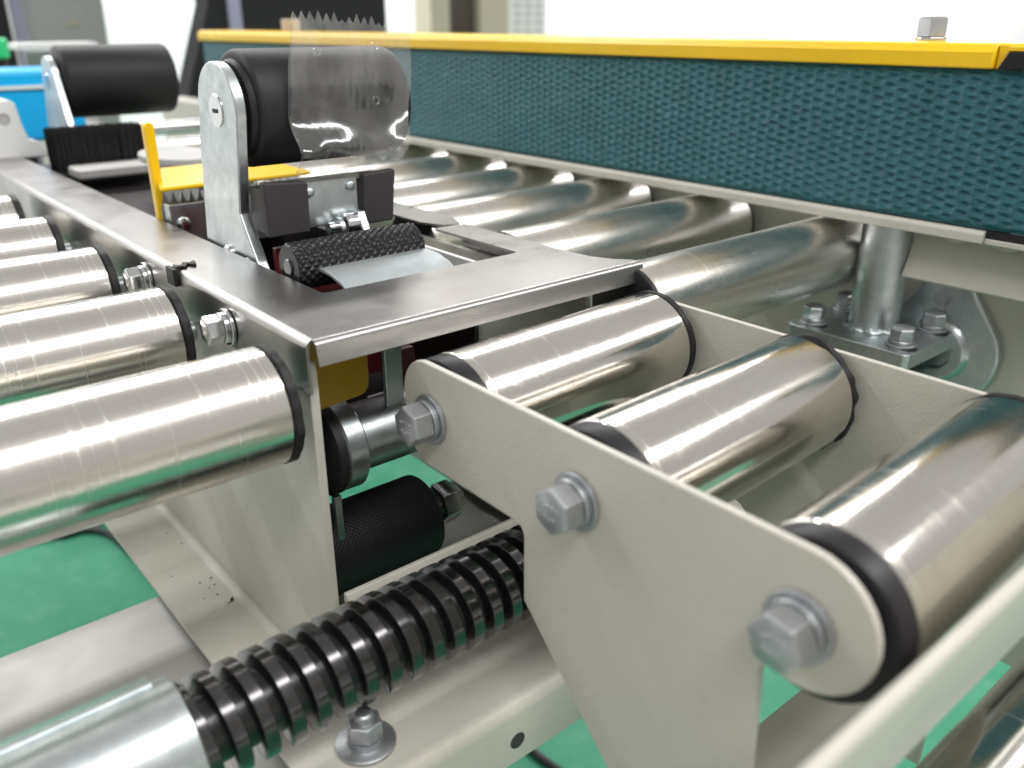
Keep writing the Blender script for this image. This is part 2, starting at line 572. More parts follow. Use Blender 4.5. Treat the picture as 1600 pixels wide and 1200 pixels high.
# ================================================================ conveyor rollers
def roller(name, label, x0, x1, y, z, group, capL, capR, r=25.0, axle=(8, 8), rag=0.0, seed=1, mat='steel'):
    """capL / capR: ('disc', proud) for a black bearing cap, ('ring', width) for a thin rubber ring, None for a bare end"""
    t = thing(name, label, 'roller', (x0, y, z), group)
    MB().lathe([(x0, r - 4), (x0, r - 1.0), (x0 + .9, r), (x0 + 40, r), (x1 - 40, r), (x1 - .9, r), (x1, r - 1.0), (x1, r - 4), (x1 - 6, r - 4.5), (x0 + 6, r - 4.5), (x0, r - 4)],
               'x', (y, z), 96).build('tube', mat, t, recalc=True)
    rr = random.Random(seed)
    ph = [rr.uniform(0, 6.28) for _ in range(8)]

    def wob(tt, k):
        return rag * (0.5 * math.sin(3 * tt + ph[0]) + 0.35 * math.sin(7 * tt + ph[1]) + 0.3 * math.sin(17 * tt + ph[2]) + 0.25 * max(0, math.sin(5 * tt + ph[3])) ** 6 * 3)
    for cap, xa, s in ((capL, x0, -1), (capR, x1, 1)):
        if cap is None:
            continue
        kind, w = cap
        if kind == 'disc':
            MB().lathe([(xa - s * 2, 0), (xa - s * 2, r - 4.2), (xa, r - 4.1), (xa + s * .02, r - .3), (xa + s * (w - 2.0), r - .3), (xa + s * (w - .5), r - 1.0), (xa + s * w, r - 3), (xa + s * w, r - 8), (xa + s * (w - 1.6), r - 9.5), (xa + s * (w - 1.6), 9), (xa + s * w, 8.5), (xa + s * w, 0)],
                       'x', (y, z), 72).build('end_cap', 'black_plastic', t)
        else:
            MB().lathe([(xa + s * .05, 0), (xa + s * .05, r - 1), (xa + s * .6, r + .15), (xa + s * (w - .6), r + .1), (xa + s * w, r - 1.2), (xa + s * w, 7), (xa + s * w, 0)],
                       'x', (y, z), 120, wob=(lambda tt, k: wob(tt, k) if 1 < k < 5 else 0) if rag else None).build('rubber_ring', 'rubber', t)
    if axle[0]:
        MB().cyl('x', (y, z), 5, x0 - axle[0], x0 + 4, 20).build('axle', 'bolt', t)
    if axle[1]:
        MB().cyl('x', (y, z), 5, x1 - 4, x1 + axle[1], 20).build('axle', 'bolt', t)
    return t


lab_L = ['big steel roller nearest the camera on the left, green streak reflected in it',
         'second steel roller from the front on the left, beside the large hex bolt',
         'third steel roller from the front on the left side',
         'fourth steel roller from the front on the left side',
         'fifth and farthest visible steel roller stub on the left edge']
YL = [315, 427, 537, 649, 752]
for i, y in enumerate(YL):
    roller('conveyor_roller', lab_L[i], -120, 132, y, -146, 'left conveyor rollers', ('ring', 3), ('ring', 4.5), rag=0.55 if i in (0, 1, 4) else .25, seed=3 + i, axle=(8, 13), mat='left_steel')

lab_B = ['nearest steel roller on the right, ending beside the zinc post',
         'second steel roller behind the cover plate on the right',
         'third steel roller from the post on the right',
         'fourth steel roller from the post on the right',
         'fifth steel roller from the post, partly behind the rubber pad',
         'sixth steel roller from the post, behind the clear tape',
         'seventh steel roller from the post, mostly hidden behind the tape',
         'farthest steel roller on the right, behind the black tape roller']
YB = [306, 412, 514, 608, 706, 804, 902, 1000]
for i, y in enumerate(YB):
    roller('conveyor_roller', lab_B[i], 340, 566, y, -146, 'right conveyor rollers', ('ring', 4), ('ring', 3), rag=.2, seed=20 + i, axle=(11, 10), mat='satin_steel')

# ---------------------------------------------------------------- front roller cassette
NY = [98.5, 187, 275.5]
NZ = -154.5
lab_N = ['front cassette roller with the thick black end cap, nearest the lower right corner',
         'middle roller of the front cassette, dark scuff on its underside',
         'roller of the front cassette right beside the stainless cover plate']
for i in (0, 1, 2):
    roller('cassette_roller', lab_N[i], 200 if i else 201, 330, NY[i], NZ - 0.8, 'front cassette rollers', ('disc', 9), ('ring', 4.5), r=26.3, rag=.35 if i != 1 else 1.2, seed=40 + i, axle=(4, 3.5)).rotation_euler.z = 0.042

cas = thing('roller_cassette', 'cream bracket of two plates holding the three front rollers, hex bolts on its face', 'bracket', (187, 160, -320))
poly = [(272, -130)] + arc(279, -147, 17, 90, -8, 8) + arc(278, -161, 17.5, -10, -82, 6) + [(268, -178.5), (221, -179)] + arc(221, -184, 5, 90, 180, 4)[1:] \
    + [(216, -213), (167, -263), (128, -320), (106, -320), (107.5, -215), (109, -177)] + arc(NY[0], NZ, 24.5, 298, 180, 3)[0:0] \
    + arc(NY[0], -152.6, 22.6, 292, 90, 18)
poly = [(max(u, 73), v) for u, v in poly]
MB().prism(poly, 'x', 186.5, 189.5).build('front_plate', 'cream', cas, bevel=0.9, angle=30, seg=3)
polyb = [(290, -134)] + arc(288, -142, 8, 90, 0, 4)[1:] + [(296, -200), (216, -230), (128, -320), (106, -320), (106, -190), (80, -180), (80, -134)]
MB().prism([(u + 5, v) for u, v in polyb], 'x', 338.5, 341.5).build('back_plate', 'cream', cas, bevel=0.7, angle=30)
MB().box(189.6, 338.4, 143, 146, -215, -176).build('cross_plate', 'cream', cas, bevel=0.8)
MB().box(189.6, 338.4, 115, 140, -260, -257).build('cross_plate', 'cream', cas, bevel=0.8)
for i, ph in ((0, 0.12), (1, 0.45), (2, 0.3)):
    bolt(cas, 'x', (NY[i], NZ), 186.4, -1, 15.6, 9.2, 11.0, True, ph, shank=12)

# cream cross member at the lower right corner
cb = thing('cross_beam', 'cream folded beam crossing the lower right corner below the front roller', 'beam', (60, 55, -215))
MB().prism([(69, -188), (54, -128)] + [(56 - 2 * math.cos(a), -128 + 2 * math.sin(a)) for a in np.linspace(0, PI, 7)][1:] + [(73, -188)], 'x', 60, 600).build('profile', 'cream', cb, angle=40)
MB().cyl('x', (70, -262), 20, 40, 600, 48).build('tie_tube', 'steel', cb)

# ================================================================ lead screw, channel, tube and bar below
scr = thing('lead_screw', 'thick black trapezoidal lead screw shining with grease below the rollers', 'screw', (60, 255, -235))
SY, SZ, SR, PITCH = 254.0, -234.0, 20.0, 10.35
prof = [(0.00, 12.6), (0.41, 12.6), (0.455, SR - .3), (0.48, SR), (0.93, SR), (0.955, SR - .3), (1.00, 12.6)]
nseg, turns, x_s = 72, 27, 42.0
vs, fs = [], []
pr = prof[:-1]
npf = len(pr)
steps = turns * nseg
for k in range(steps + 1):
    t = 2 * PI * k / nseg
    for (u, r) in pr:
        x = x_s + PITCH * (k / nseg + u)
        vs.append((x, SY + r * math.cos(t), SZ + r * math.sin(t)))
for k in range(steps):
    for j in range(npf):
        a = k * npf + j
        if j < npf - 1:
            fs.append((a, a + 1, a + 1 + npf, a + npf))
        else:
            nx = (k + nseg) * npf
            if k + nseg + 1 <= steps:
                fs.append((a, nx, nx + npf, a + npf))
MB().add(vs, fs).build('thread', 'screw', scr, angle=40, recalc=False)
MB().cyl('x', (SY, SZ), 13.6, x_s - 5, x_s + PITCH * turns, 48).build('core', 'grease', scr)

tb = thing('sleeve_tube', 'silver zinc sleeve tube the black screw runs out of', 'tube', (0, 255, -235))
MB().lathe([(-160, 19), (-160, 23.2), (61.4, 23.2), (62, 22.6), (62, 20.3), (50, 20.2), (-160, 19)], 'x', (SY, SZ), 96).build('tube', 'zinc', tb)
MB().prism([(SY + 6, SZ + 21.5), (SY + 14.5, SZ + 17.8), (SY + 15.5, SZ + 19.5), (SY + 14, SZ + 21.4), (SY + 7.4, SZ + 24), (SY + 6, SZ + 23.4)], 'x', -160, 56).build('key_strip', 'zinc', tb, bevel=0.5)

chn = thing('channel_beam', 'cream folded channel lying under the black screw, with a flat-washered bolt', 'beam', (97, 224, -304))
sec = [(224 - 4 + 4 * (1 - math.cos(a)) * 0 + 4 - 4 * math.sin(a), -274 + 4 * math.cos(a)) for a in np.linspace(0, PI / 2, 7)]
floor_poly = [(300, -270)] + [(226, -270)] + [(226 - 6 * math.sin(a), -276 + 6 * math.cos(a)) for a in np.linspace(0.15, PI / 2, 7)] + [(220, -302), (222.4, -302), (222.4, -277)] + [(226, -272.4), (300, -272.4)]
MB().prism(floor_poly, 'x', 97, 420).build('floor_web', 'cream', chn, bevel=0.3, angle=50)
MB().prism([(300.2, -272.4), (300.2, -246), (301.5, -243), (304, -243), (304.5, -245), (304.5, -272.4)], 'x', 153, 420).build('back_flange', 'cream', chn, bevel=0.6)
wb = MB().hexhead('z', (126, 243), 13.0, -264.6, -257, 0.2)
wb.lathe([(-285, 0), (-285, 4), (-254, 4), (-253, 3), (-253, 0)], 'z', (126, 243), 24)
b = wb.build('bolt', 'bolt', chn, bevel=0.35)
MB().lathe([(-269.9, 0), (-269.9, 11.8), (-269.5, 12.2), (-268.2, 12.2), (-267.8, 11.6), (-267.8, 0)], 'z', (126, 243), 48).build('washer', 'bolt', b)
MB().lathe([(-267.7, 4), (-267.7, 7.2), (-264.8, 7.2), (-264.7, 4)], 'z', (126, 243), 32).build('spring_washer', 'bolt', b)
# dark disc on the front flange, standing in for the shade inside a hole
MB().lathe([(219.95, 4.0), (219.7, 3.9), (219.6, 3.4), (219.85, 0)], 'y', (187, -290), 32).build('hole_shade', 'rubber_grey', chn)

bar = thing('support_bar', 'wide silver aluminium bar crossing the lower left corner over the green floor', 'bar', (-200, 380, -400))
MB().prism([(462, -314)] + [(462, -316)] + arc(448, -330, 13, 0, -60, 4) + [(300, -352), (300, -322), (330, -318), (360, -320), (395, -316), (420, -318)], 'x', -300, 560).build('profile', 'aluminium', bar, bevel=2.0, angle=60, seg=3)

# dark chips and dust swept onto the lower flange
ch = MB()
for i in range(22):
    y = rng.uniform(330, 560)
    x = rng.uniform(118, 147)
    s = rng.uniform(.2, .75) if i else 2.0
    if i < 6:
        x, y = 138 + rng.uniform(-5, 5), 428 + rng.uniform(-14, 14)
    a = rng.uniform(0, PI)
    q = []
    for k in range(5):
        t = 2 * PI * k / 5
        px, py = s * math.cos(t) * rng.uniform(.6, 1.4), s * .4 * math.sin(t) * rng.uniform(.6, 1.4)
        q.append((x + px * math.cos(a) - py * math.sin(a), y + px * math.sin(a) + py * math.cos(a)))
    ch.prism(q, 'z', -307.95, -307.95 + s * .5)
o = tag(ch.build('metal_chips', 'rubber', loc=(138, 428, -308)), 'dark chips and dust scattered on the cream lower flange', 'debris')
o["kind"] = "stuff"


# ================================================================ knurled rollers and shafts
def knurl(mb, x0, x1, y, z, r, pitch, depth, nx, nt):
    """closed cylinder along x with raised diamond knurling"""
    nturn = round(2 * PI * r / pitch)
    X = np.linspace(x0, x1, nx)
    T = np.linspace(0, 2 * PI, nt, endpoint=False)
    XX, TT = np.meshgrid(X, T, indexing='ij')
    a = TT * nturn / (2 * PI)
    bx = (XX - x0) / pitch

    def tri(q):
        q = q - np.floor(q)
        return 1 - np.abs(2 * q - 1)
    h = np.minimum(tri(a + bx), tri(a - bx))
    h = np.minimum(h * 1.6, 0.9) * depth
    e = np.clip(np.minimum(XX - x0, x1 - XX) / 1.2, 0, 1)
    rr = r - depth + h * e - (1 - e) * 0.6
    Y = y + rr * np.cos(TT)
    Z = z + rr * np.sin(TT)
    vs = np.stack([XX, Y, Z], -1).reshape(-1, 3)
    fs = []
    for i in range(nx - 1):
        for j in range(nt):
            k = (j + 1) % nt
            fs.append((i * nt + j, i * nt + k, (i + 1) * nt + k, (i + 1) * nt + j))
    fs.append(tuple(range(nt)))
    fs.append(tuple((nx - 1) * nt + j for j in range(nt - 1, -1, -1)))
    return mb.add(vs, fs)


kr = thing('knurled_roller', 'black diamond-knurled roller in the cover plate opening below the tape', 'roller', (190, 397, -114))
knurl(MB(), 186.5, 262, 397, -114, 12.5, 4.9, 1.1, 150, 168).build('sleeve', 'rubber_gloss', kr, angle=25)
MB().cyl('x', (397, -114), 4.5, 185.5, 263, 20).build('axle', 'screw', kr)

lr = thing('knurled_roller', 'black finely knurled roller with a domed nut, below the cover plate corner', 'roller', (160, 355, -256))
knurl(MB(), 158, 231, 355, -255, 23.2, 2.6, 0.4, 150, 340).build('sleeve', 'rubber', lr, angle=60)
MB().cyl('x', (355, -254), 6.5, 230, 240, 32).build('axle', 'bright', lr)
MB().lathe([(239, 0), (239, 11.6), (240, 12.4), (249, 12.4), (250.5, 11.4), (251.5, 9.4), (254, 8.2), (256.5, 5.0), (257.3, 0)], 'x', (353, -252), 6, 0.2).build('domed_nut', 'bright', lr, bevel=0.8)

sh = thing('drive_shaft', 'zinc shaft with black ring collar under the cover plate corner', 'shaft', (165, 345, -190))
MB().cyl('x', (347, -191), 17, 184, 226, 64, 1.0).build('shaft_tube', 'zinc', sh)
MB().lathe([(173, 14), (173, 22), (174, 23), (183, 23), (184, 22), (184, 17)], 'x', (347, -191), 64).build('collar', 'zinc', sh)
MB().lathe([(166, 0), (166, 13), (167, 22), (168, 23.4), (172, 23.4), (172.9, 22), (172.9, 0)], 'x', (347, -191), 64).build('black_ring', 'rubber', sh)
MB().cyl('x', (347, -191), 10, 158, 166, 40).build('stub', 'screw', sh)
MB().box(170, 174, 338, 342, -262, -214.5).build('spring_strip', 'zinc', sh, bevel=0.6)

yg = thing('guard_bracket', 'small yellow guard tab hanging under the cover plate corner', 'guard', (175, 330, -168))
MB().prism([(154, -124), (190, -124), (190, -153)] + arc(184, -156, 6, 0, -80, 4)[1:] + [(154, -164)], 'y', 331, 334).build('tab', 'shaded_yellow', yg, bevel=0.8)
zb = thing('hanger_bracket', 'thin galvanised hanger strip with a foot, beside the yellow tab', 'bracket', (207, 340, -182))
MB().box(203, 213, 338, 341, -176, -122).build('strip', 'zinc', zb, bevel=0.6)
MB().box(203, 236, 338, 358, -180, -176.1).build('foot', 'zinc', zb, bevel=0.6)
rb = thing('red_block', 'dark red machine block behind the front cassette bolt', 'block', (228, 360, -180))
MB().box(225, 240, 366, 380, -186, -160).build('body', 'red', rb, bevel=2.0)
MB().box(222, 228, 368, 372, -178, -168).build('lug', 'zinc', rb, bevel=1.0)

# ================================================================ tape head (inside the opening)
th = thing('tape_head_frame', 'dark tape head body with dark red plates in the cover plate opening', 'tape head', (240, 380, -210))
MB().prism([(368, -205), (368, -150), (384, -132), (1050, -132), (1050, -205)], 'x', 281, 284).build('side_plate', 'gunmetal', th, bevel=0.6)
MB().prism([(392, -205), (392, -150), (415, -126), (1050, -126), (1050, -205)], 'x', 192.6, 195).build('side_plate', 'red', th, bevel=0.6)
MB().box(195.2, 280.8, 384, 1050, -205, -198).build('base_plate', 'rubber_grey', th)
MB().box(195.2, 280.8, 430, 434, -197.9, -112).build('cross_plate', 'red', th, bevel=0.6)
MB().box(195.2, 280.8, 620, 1000, -140, -134).build('deck', 'gunmetal', th, bevel=0.6)
MB().box(195.2, 258, 364, 368, -140, -123).build('front_rail', 'red', th, bevel=0.6)
MB().box(287, 290, 372, 470, -260, -124).build('light_strip', 'white', th, bevel=0.6)

arm = thing('roller_bracket', 'galvanised steel arm plate with rounded top holding the black tape roller', 'arm', (186, 462, -125))
pa = [(430, -125), (449.5, -95), (438.5, -45)] + arc(462.5, -43, 24.5, 178, 0, 18)[1:] + [(492, -60), (503, -125)]
MB().prism(pa, 'x', 186, 192).build('arm_plate', 'zinc', arm, bevel=0.9, angle=30, seg=3)
MB().lathe([(185.3, 0), (185.3, 8.2), (185.7, 8.7), (186.3, 8.7)], 'x', (463, -43), 40).build('pivot_cap', 'bright', arm)
MB().box(184.9, 185.4, 460, 466, -44, -42).build('cap_slot', 'rubber', arm)
MB().lathe([(184.2, 0), (184.2, 4.8), (184.8, 5.4), (186, 5.4)], 'x', (470, -121), 32).build('pin', 'bright', arm)
MB().lathe([(184.2, 0), (184.2, 4.2), (184.8, 4.8), (186, 4.8)], 'x', (449, -124), 32).build('pin', 'bright', arm)
tr_ = thing('tape_roller', 'large black rubber tape roller on the galvanised arm, behind the clear tape', 'roller', (197, 463, -43))
MB().lathe([(194.5, 0), (194.5, 24), (196.2, 25.4), (197.5, 25.6), (197.5, 28), (198.5, 29.5), (200, 30.2), (286, 30.2), (288.5, 29.4), (290, 27), (290, 0)], 'x', (463, -43), 96).build('rubber_sleeve', 'rubber', tr_, angle=40)
MB().cyl('x', (463, -43), 6, 192, 194.6, 24).build('axle', 'bright', tr_)

# rubber pads and knife carrier below the tape
for xa, xb, lab, q in ((189, 213.5, 'left black rubber pad below the tape, next to the arm', -104), (250, 271, 'right black rubber pad below the tape, beside the steel rollers', -106)):
    p = thing('rubber_pad', lab, 'pad', ((xa + xb) / 2, 424, q), 'rubber pads below the tape')
    yy = 421 if xa < 200 else 426
    MB().prism([(xa, q), (xb - .8, q), (xb, -77.5), (xa - .5, -75.5)] if xa < 200 else [(xa - 1.5, q), (xb - 3, q), (xb, -77.2), (xa, -78)], 'y', yy, yy + 6).build('face', 'rubber_grey', p, bevel=1.2)
    MB().box(xa + 1, xb - 3.5, yy + 6.1, yy + 22, q + 1, -80).build('backing', 'rubber', p, bevel=0.8)
kc = thing('pad_carrier', 'zinc carrier plate with two rivets between the black pads', 'plate', (232, 432, -100))
MB().box(213.5, 248, 430, 433, -104, -79).build('plate', 'zinc', kc, bevel=0.8)
MB().box(205, 252, 433.2, 446, -82, -79.5).build('top_lip', 'zinc', kc, bevel=0.6)
for xr in (218, 243):
    MB().lathe([(430, 2.8), (428.6, 2.6), (428.0, 1.8), (427.8, 0)], 'y', (xr, -85 if xr < 230 else -84), 24).build('rivet', 'zinc', kc)
kn = thing('clamp_lug', 'bright clamp lug with thin washer just above the knurled roller', 'lug', (238, 424, -110))
MB().lathe([(234, 0), (234, 6), (235, 6.8), (241, 6.8), (242, 6), (242, 0)], 'x', (424, -104), 40).build('barrel', 'bright', kn)
MB().prism([(416, -108), (430, -108), (430, -97), (422, -97)], 'x', 242.2, 247).build('ear', 'zinc', kn, bevel=0.8)
MB().lathe([(229, 0), (229, 6.4), (231.5, 6.4), (231.5, 0)], 'x', (423, -105), 36).build('washer', 'zinc', kn)
MB().lathe([(224, 0), (224, 3.2), (229, 3.2)], 'x', (423, -104), 24).build('pin', 'bright', kn)

df_ = thing('deflector_plate', 'pale zinc deflector plate lying across the near edge of the opening', 'plate', (225, 372, -120))
MB().prism([(392, -114.3), (384, -113.6), (374, -114.2), (364, -116.5), (358, -119.5), (358, -121), (364, -118.6), (374, -116.1), (384, -115.6), (391, -116.4)], 'x', 197, 262).build('sheet', 'zinc_matte', df_, bevel=0.5, angle=40)

# clear tape with a saw-tooth torn end
NXT, NZT = 140, 70
vs, fs = [], []
rt = random.Random(5)
teeth = [rt.uniform(1.6, 5.6) for _ in range(40)]
for j in range(NZT + 1):
    v = j / NZT
    for i in range(NXT + 1):
        u = i / NXT
        # torn top edge
        k = u * 15.5
        tooth = teeth[int(k)] * (1 - abs(2 * (k - math.floor(k)) - 1)) * (1 - .45 * max(0, (u - .72) / .28))
        ztop = 1.5 - 5.0 * u - 5.0 * max(0, u - .7) + tooth * 1.0
        zbot = -80.5
        z = zbot + (ztop - zbot) * v
        xl = 209 + 8.0 * v - 2.0 * math.sin(v * 3.1)
        xr = 270 + 19 * v + 4.0 * math.sin(v * 3.1)
        x = xl + (xr - xl) * u
        # leans on the roller front, free above and below
        y = 432.0 - 4.0 * max(0, 0.45 - v) * 2 + 9.0 * max(0, v - .62) * u
        wr = math.exp(-((z + 66) / 9.0) ** 2)
        bulge = math.exp(-((z + 63) / 10.0) ** 2) if z > -63 else math.exp(-((z + 63) / 9.0) ** 2)
        y -= bulge * (6.5 + 3.5 * math.sin(u * 5.6 + .6) + 1.0 * math.sin(u * 13 + v * 4))
        y += wr * (1.1 * math.sin(u * 8.5 - v * 9) + .6 * math.sin(u * 19 + v * 17))
        y -= 1.6 * max(0, 1 - u / .03) + 3.5 * max(0, (u - .86) / .14) ** 2
        y += 0.5 * math.sin(u * 5 + v * 3) + 0.25 * math.sin(u * 16 + v * 19)
        if z < -72:
            y = y + (429.5 - y) * min(1, (-72 - z) / 6)
        dy = 463 - y
        dr = math.hypot(dy, z + 43)
        if dr < 31.0:
            y = 463 - math.sqrt(max(31.0 ** 2 - (z + 43) ** 2, 0))
        vs.append((x, y - .3, z))
for j in range(NZT):
    for i in range(NXT):
        a = j * (NXT + 1) + i
        fs.append((a, a + 1, a + NXT + 2, a + NXT + 1))
tp = thing('tape_strip', 'clear packing tape end with saw-tooth torn edge standing over the black roller', 'tape', (240, 432, -80))
MB().add(vs, fs).build('film', 'film', tp, angle=80, recalc=False)
# small air bubbles trapped in the tape
for (u, z) in ((.27, -14), (.80, -12), (.78, -40)):
    x = 212 + 66 * u
    y = 430.5 if z < -10 else 432
    MB().lathe([(y - .2, 2.3), (y - .4, 2.05), (y - .2, 1.8)], 'y', (x, z), 24).build('air_bubble', 'film', tp)

# ---------------------------------------------------------------- yellow knife guard and zinc knife block behind the arm
kg = thing('knife_guard', 'yellow knife guard with upright finger and folded lip behind the arm', 'guard', (186, 560, -125))
MB().prism([(184.5, -122), (190, -122), (190.5, -62)] + arc(187.3, -61, 3.1, 0, 180, 6) + [(184.2, -62)], 'y', 577, 584).build('finger', 'yellow', kg, bevel=1.0)
MB().prism([(180, 554), (284, 554), (284, 634), (209, 634), (196, 604)], 'z', -97.5, -94.5).build('lip', 'yellow', kg, bevel=1.2)
kb = thing('serrated_knife', 'grey serrated knife blade under the yellow guard lip', 'knife', (200, 575, -112))
blade = []
n = 16
for i in range(n):
    x = 186 + i * 5.8
    blade += [(x, -112), (x + 2.9, -100.5)]
blade += [(186 + n * 5.8, -112), (186 + n * 5.8, -124), (186, -124)]
MB().prism(blade, 'y', 574, 575.2).build('blade', 'bolt', kb)
zk = thing('knife_block', 'pale green-grey zinc block with round-head screw under the yellow guard', 'block', (200, 570, -135))
MB().box(187, 280, 563, 573, -138, -107.5).build('body', 'zinc', zk, bevel=0.8)
MB().lathe([(563, 4.6), (561, 4.3), (559.6, 3), (559, 0)], 'y', (195, -120.5), 28).build('screw_head', 'bright', zk)
MB().lathe([(563, 4.6), (561, 4.3), (559.6, 3), (559, 0)], 'y', (262, -120.5), 28).build('screw_head', 'bright', zk)

# ---------------------------------------------------------------- rear roller, arm and brush
ra = thing('roller_bracket', 'cranked galvanised arm holding the rear black roller at the upper left', 'arm', (215, 910, -150))
MB().prism([(898, -160), (872, -92), (893, -46)] + arc(913, -48, 20, 165, 5, 12) + [(950, -100), (955, -160)], 'x', 213, 219).build('arm_plate', 'zinc', ra, bevel=1.0, angle=30)
MB().lathe([(212.2, 0), (212.2, 6.5), (213, 7)], 'x', (915, -50), 32).build('pivot_cap', 'bright', ra)
rr_ = thing('tape_roller', 'rear black rubber tape roller at the upper left, against the white wall', 'roller', (222, 915, -51))
MB().lathe([(220.5, 0), (220.5, 24), (221.5, 26), (222, 27), (223, 30.5), (225, 32), (318, 32), (321, 31), (322.5, 28), (322.5, 0)], 'x', (915, -51), 96).build('rubber_sleeve', 'rubber', rr_, angle=40)
br = thing('wipe_brush', 'black bristle wiping brush below the rear roller', 'brush', (232, 850, -125))
mb = MB()
for i in range(2600):
    x = rng.uniform(190, 268)
    y = rng.uniform(836, 868)
    dx, dy = rng.normal(0, 1.3), rng.normal(0, 1.0)
    h = -86 + rng.normal(0, .8)
    w = .55
    mb.add([(x - w, y, -125), (x + w, y, -125), (x, y + w, -125), (x + dx - .25, y + dy, h), (x + dx + .25, y + dy, h), (x + dx, y + dy + .3, h)],
           [(0, 1, 4, 3), (1, 2, 5, 4), (2, 0, 3, 5), (3, 4, 5)])
o = mb.build('bristles', 'rubber', br, recalc=False)
o["kind"] = "stuff"
MB().box(186, 272, 832, 872, -134, -121).build('holder', 'black_plastic', br, bevel=1)
bb = thing('brush_rail', 'pale metal rail in front of the black brush', 'rail', (225, 810, -125))
MB().box(194, 268, 796, 826, -123, -113).build('bar', 'aluminium', bb, bevel=3, seg=3)
pd = thing('oval_plate', 'pale grey oval plate behind the yellow guard finger', 'plate', (248, 720, -104))
MB().prism([(250 + 27 * math.cos(t), 715 + 44 * math.sin(t)) for t in np.linspace(0, 2 * PI, 40, endpoint=False)], 'z', -102, -96).build('disc', 'grey', pd, bevel=1.5)
for z, lab in ((-124, 'upper bright chrome tube in the blurred gap behind the yellow finger'), (-143, 'lower bright chrome tube in the blurred gap behind the yellow finger')):
    ct = thing('chrome_tube', lab, 'tube', (420, 1160, z))
    MB().cyl('x', (1160 if z > -130 else 1145, z), 8.5, 360, 566, 40).build('tube', 'bright', ct)

# blurred machine parts at the far left
wk = thing('bearing_block', 'white machined block with a round hole at the left edge', 'block', (170, 960, -120))
MB().prism([(110, -120), (212, -120), (203, -106), (195, -103), (192, -92), (189, -70), (185, -67), (110, -67)], 'y', 950, 1000).build('body', 'white', wk, bevel=1.5)
MB().lathe([(949.9, 5.5), (949.0, 5.0), (949.2, 3.4), (949.8, 3.0), (949.8, 0)], 'y', (177, -83), 32).build('screw_hole', 'grey', wk)
bl = thing('blue_cover', 'vivid blue motor cover behind the white block at left', 'cover', (240, 1180, -125))
MB().box(120, 302, 1150, 1260, -128, -50).build('body', 'blue', bl, bevel=6, seg=4)
MB().box(150, 300, 1146, 1149.8, -70, -66).build('seam', 'white', bl, bevel=0.5)

# ================================================================ side belt drive
bd = thing('belt_drive', 'long side belt drive with woven teal belt and yellow top cover', 'belt drive', (530, 200, -120))
BX, BZ0, BZ1 = 520.0, -110.0, -25.0
ys = np.concatenate([np.arange(70, 640, 0.85), np.arange(640, 1000, 1.5), np.arange(1000, 1312, 3.0)])
zs = np.linspace(BZ0, BZ1, 120)
YY, ZZ = np.meshgrid(ys, zs, indexing='ij')
PY, PZ = 7.8, 5.4


def hash2(a, b):
    q = np.sin(a * 12.9898 + b * 78.233) * 43758.5453
    return q - np.floor(q)


def scales(Y, Z):
    """knitted yarn: staggered short pits, each with a crisp upper lip where one loop overlaps the next"""
    Yw = Y + .5 * np.sin(Z * .55 + Y * .11)
    pit = np.zeros(Y.shape)
    lip = np.zeros(Y.shape)
    i0 = np.floor(Yw / PY)
    for di in (-1, 0, 1):
        ci = i0 + di
        off = np.where(np.mod(ci, 2) == 0, 0.0, PZ * .5)
        j0 = np.floor((Z - off) / PZ)
        for dj in (-1, 0, 1):
            cj = j0 + dj
            a, b, c = hash2(ci, cj), hash2(ci + 7.3, cj * 1.7), hash2(ci * 2.1, cj + 4.4)
            dy = Yw - (ci + .5) * PY - (a - .5) * 1.9
            dz = Z - (cj + .5) * PZ - off - (b - .5) * 1.5 - 0.14 * dy + 0.035 * dy * dy
            w = np.exp(-(dy / 2.5) ** 4)
            pit = np.maximum(pit, (.55 + .9 * c) * w * np.where(dz > 0, np.exp(-(dz / .7) ** 2), np.exp(-(dz / 1.8) ** 2)))
            lip = np.maximum(lip, w * np.exp(-((dz - 1.5) / 1.0) ** 2))
    rib = .12 * np.cos(2 * PI * Yw / PY)
    yarn = .13 * np.sin(2 * PI * (Z * .55 + .22 * Yw + .6 * np.sin(Yw * .7)))
    return np.clip(.62 + .30 * lip - .62 * pit + rib + yarn, 0, 1.2)


H = scales(YY, ZZ)
edge = np.clip(np.minimum(ZZ - BZ0, BZ1 - ZZ) / 3.0, 0, 1)
HX = 1.9 * np.clip(H, 0, 1.2) * (0.35 + 0.65 * edge) - (1 - edge) * 1.2
ny, nz = YY.shape
V = np.stack([BX - HX, YY, ZZ], -1).reshape(-1, 3)
idx = np.arange(ny * nz).reshape(ny, nz)
F = np.stack([idx[:-1, :-1], idx[1:, :-1], idx[1:, 1:], idx[:-1, 1:]], -1).reshape(-1, 4)
me = bpy.data.meshes.new('belt')
Vl = (V - np.array((530, 200, -120))) / 1000
me.from_pydata(Vl.tolist(), [], F.tolist())
me.materials.append(M['belt'])
me.shade_smooth()
belt = bpy.data.objects.new('belt', me)
col.objects.link(belt)
belt.parent = bd
belt["_o"] = (530, 200, -120)
MB().box(520.6, 525, 70, 1312, BZ0 + .2, BZ1 - .2).build('backing', 'belt', belt)
MB().lathe([(BZ0 + .3, 0), (BZ0 + .3, 22), (BZ1 - .3, 22), (BZ1 - .3, 0)], 'z', (547, 1300), 48).build('pulley', 'belt', bd)
# yellow top cover, folded nose towards the rollers
MB().prism([(515.5, -24.4), (515.5, -16), (518.5, -11.8), (522, -11), (566, -11), (566, -24.4)], 'y', 213, 1318).build('top_cover', 'yellow', bd, bevel=1.2, angle=25)
MB().prism([(522, -11), (566, -11), (566, -24.4), (518.5, -24.4), (518.5, -11.8)][::-1], 'y', 60, 212.8).build('top_cover', 'yellow', bd, bevel=1.2, angle=25)
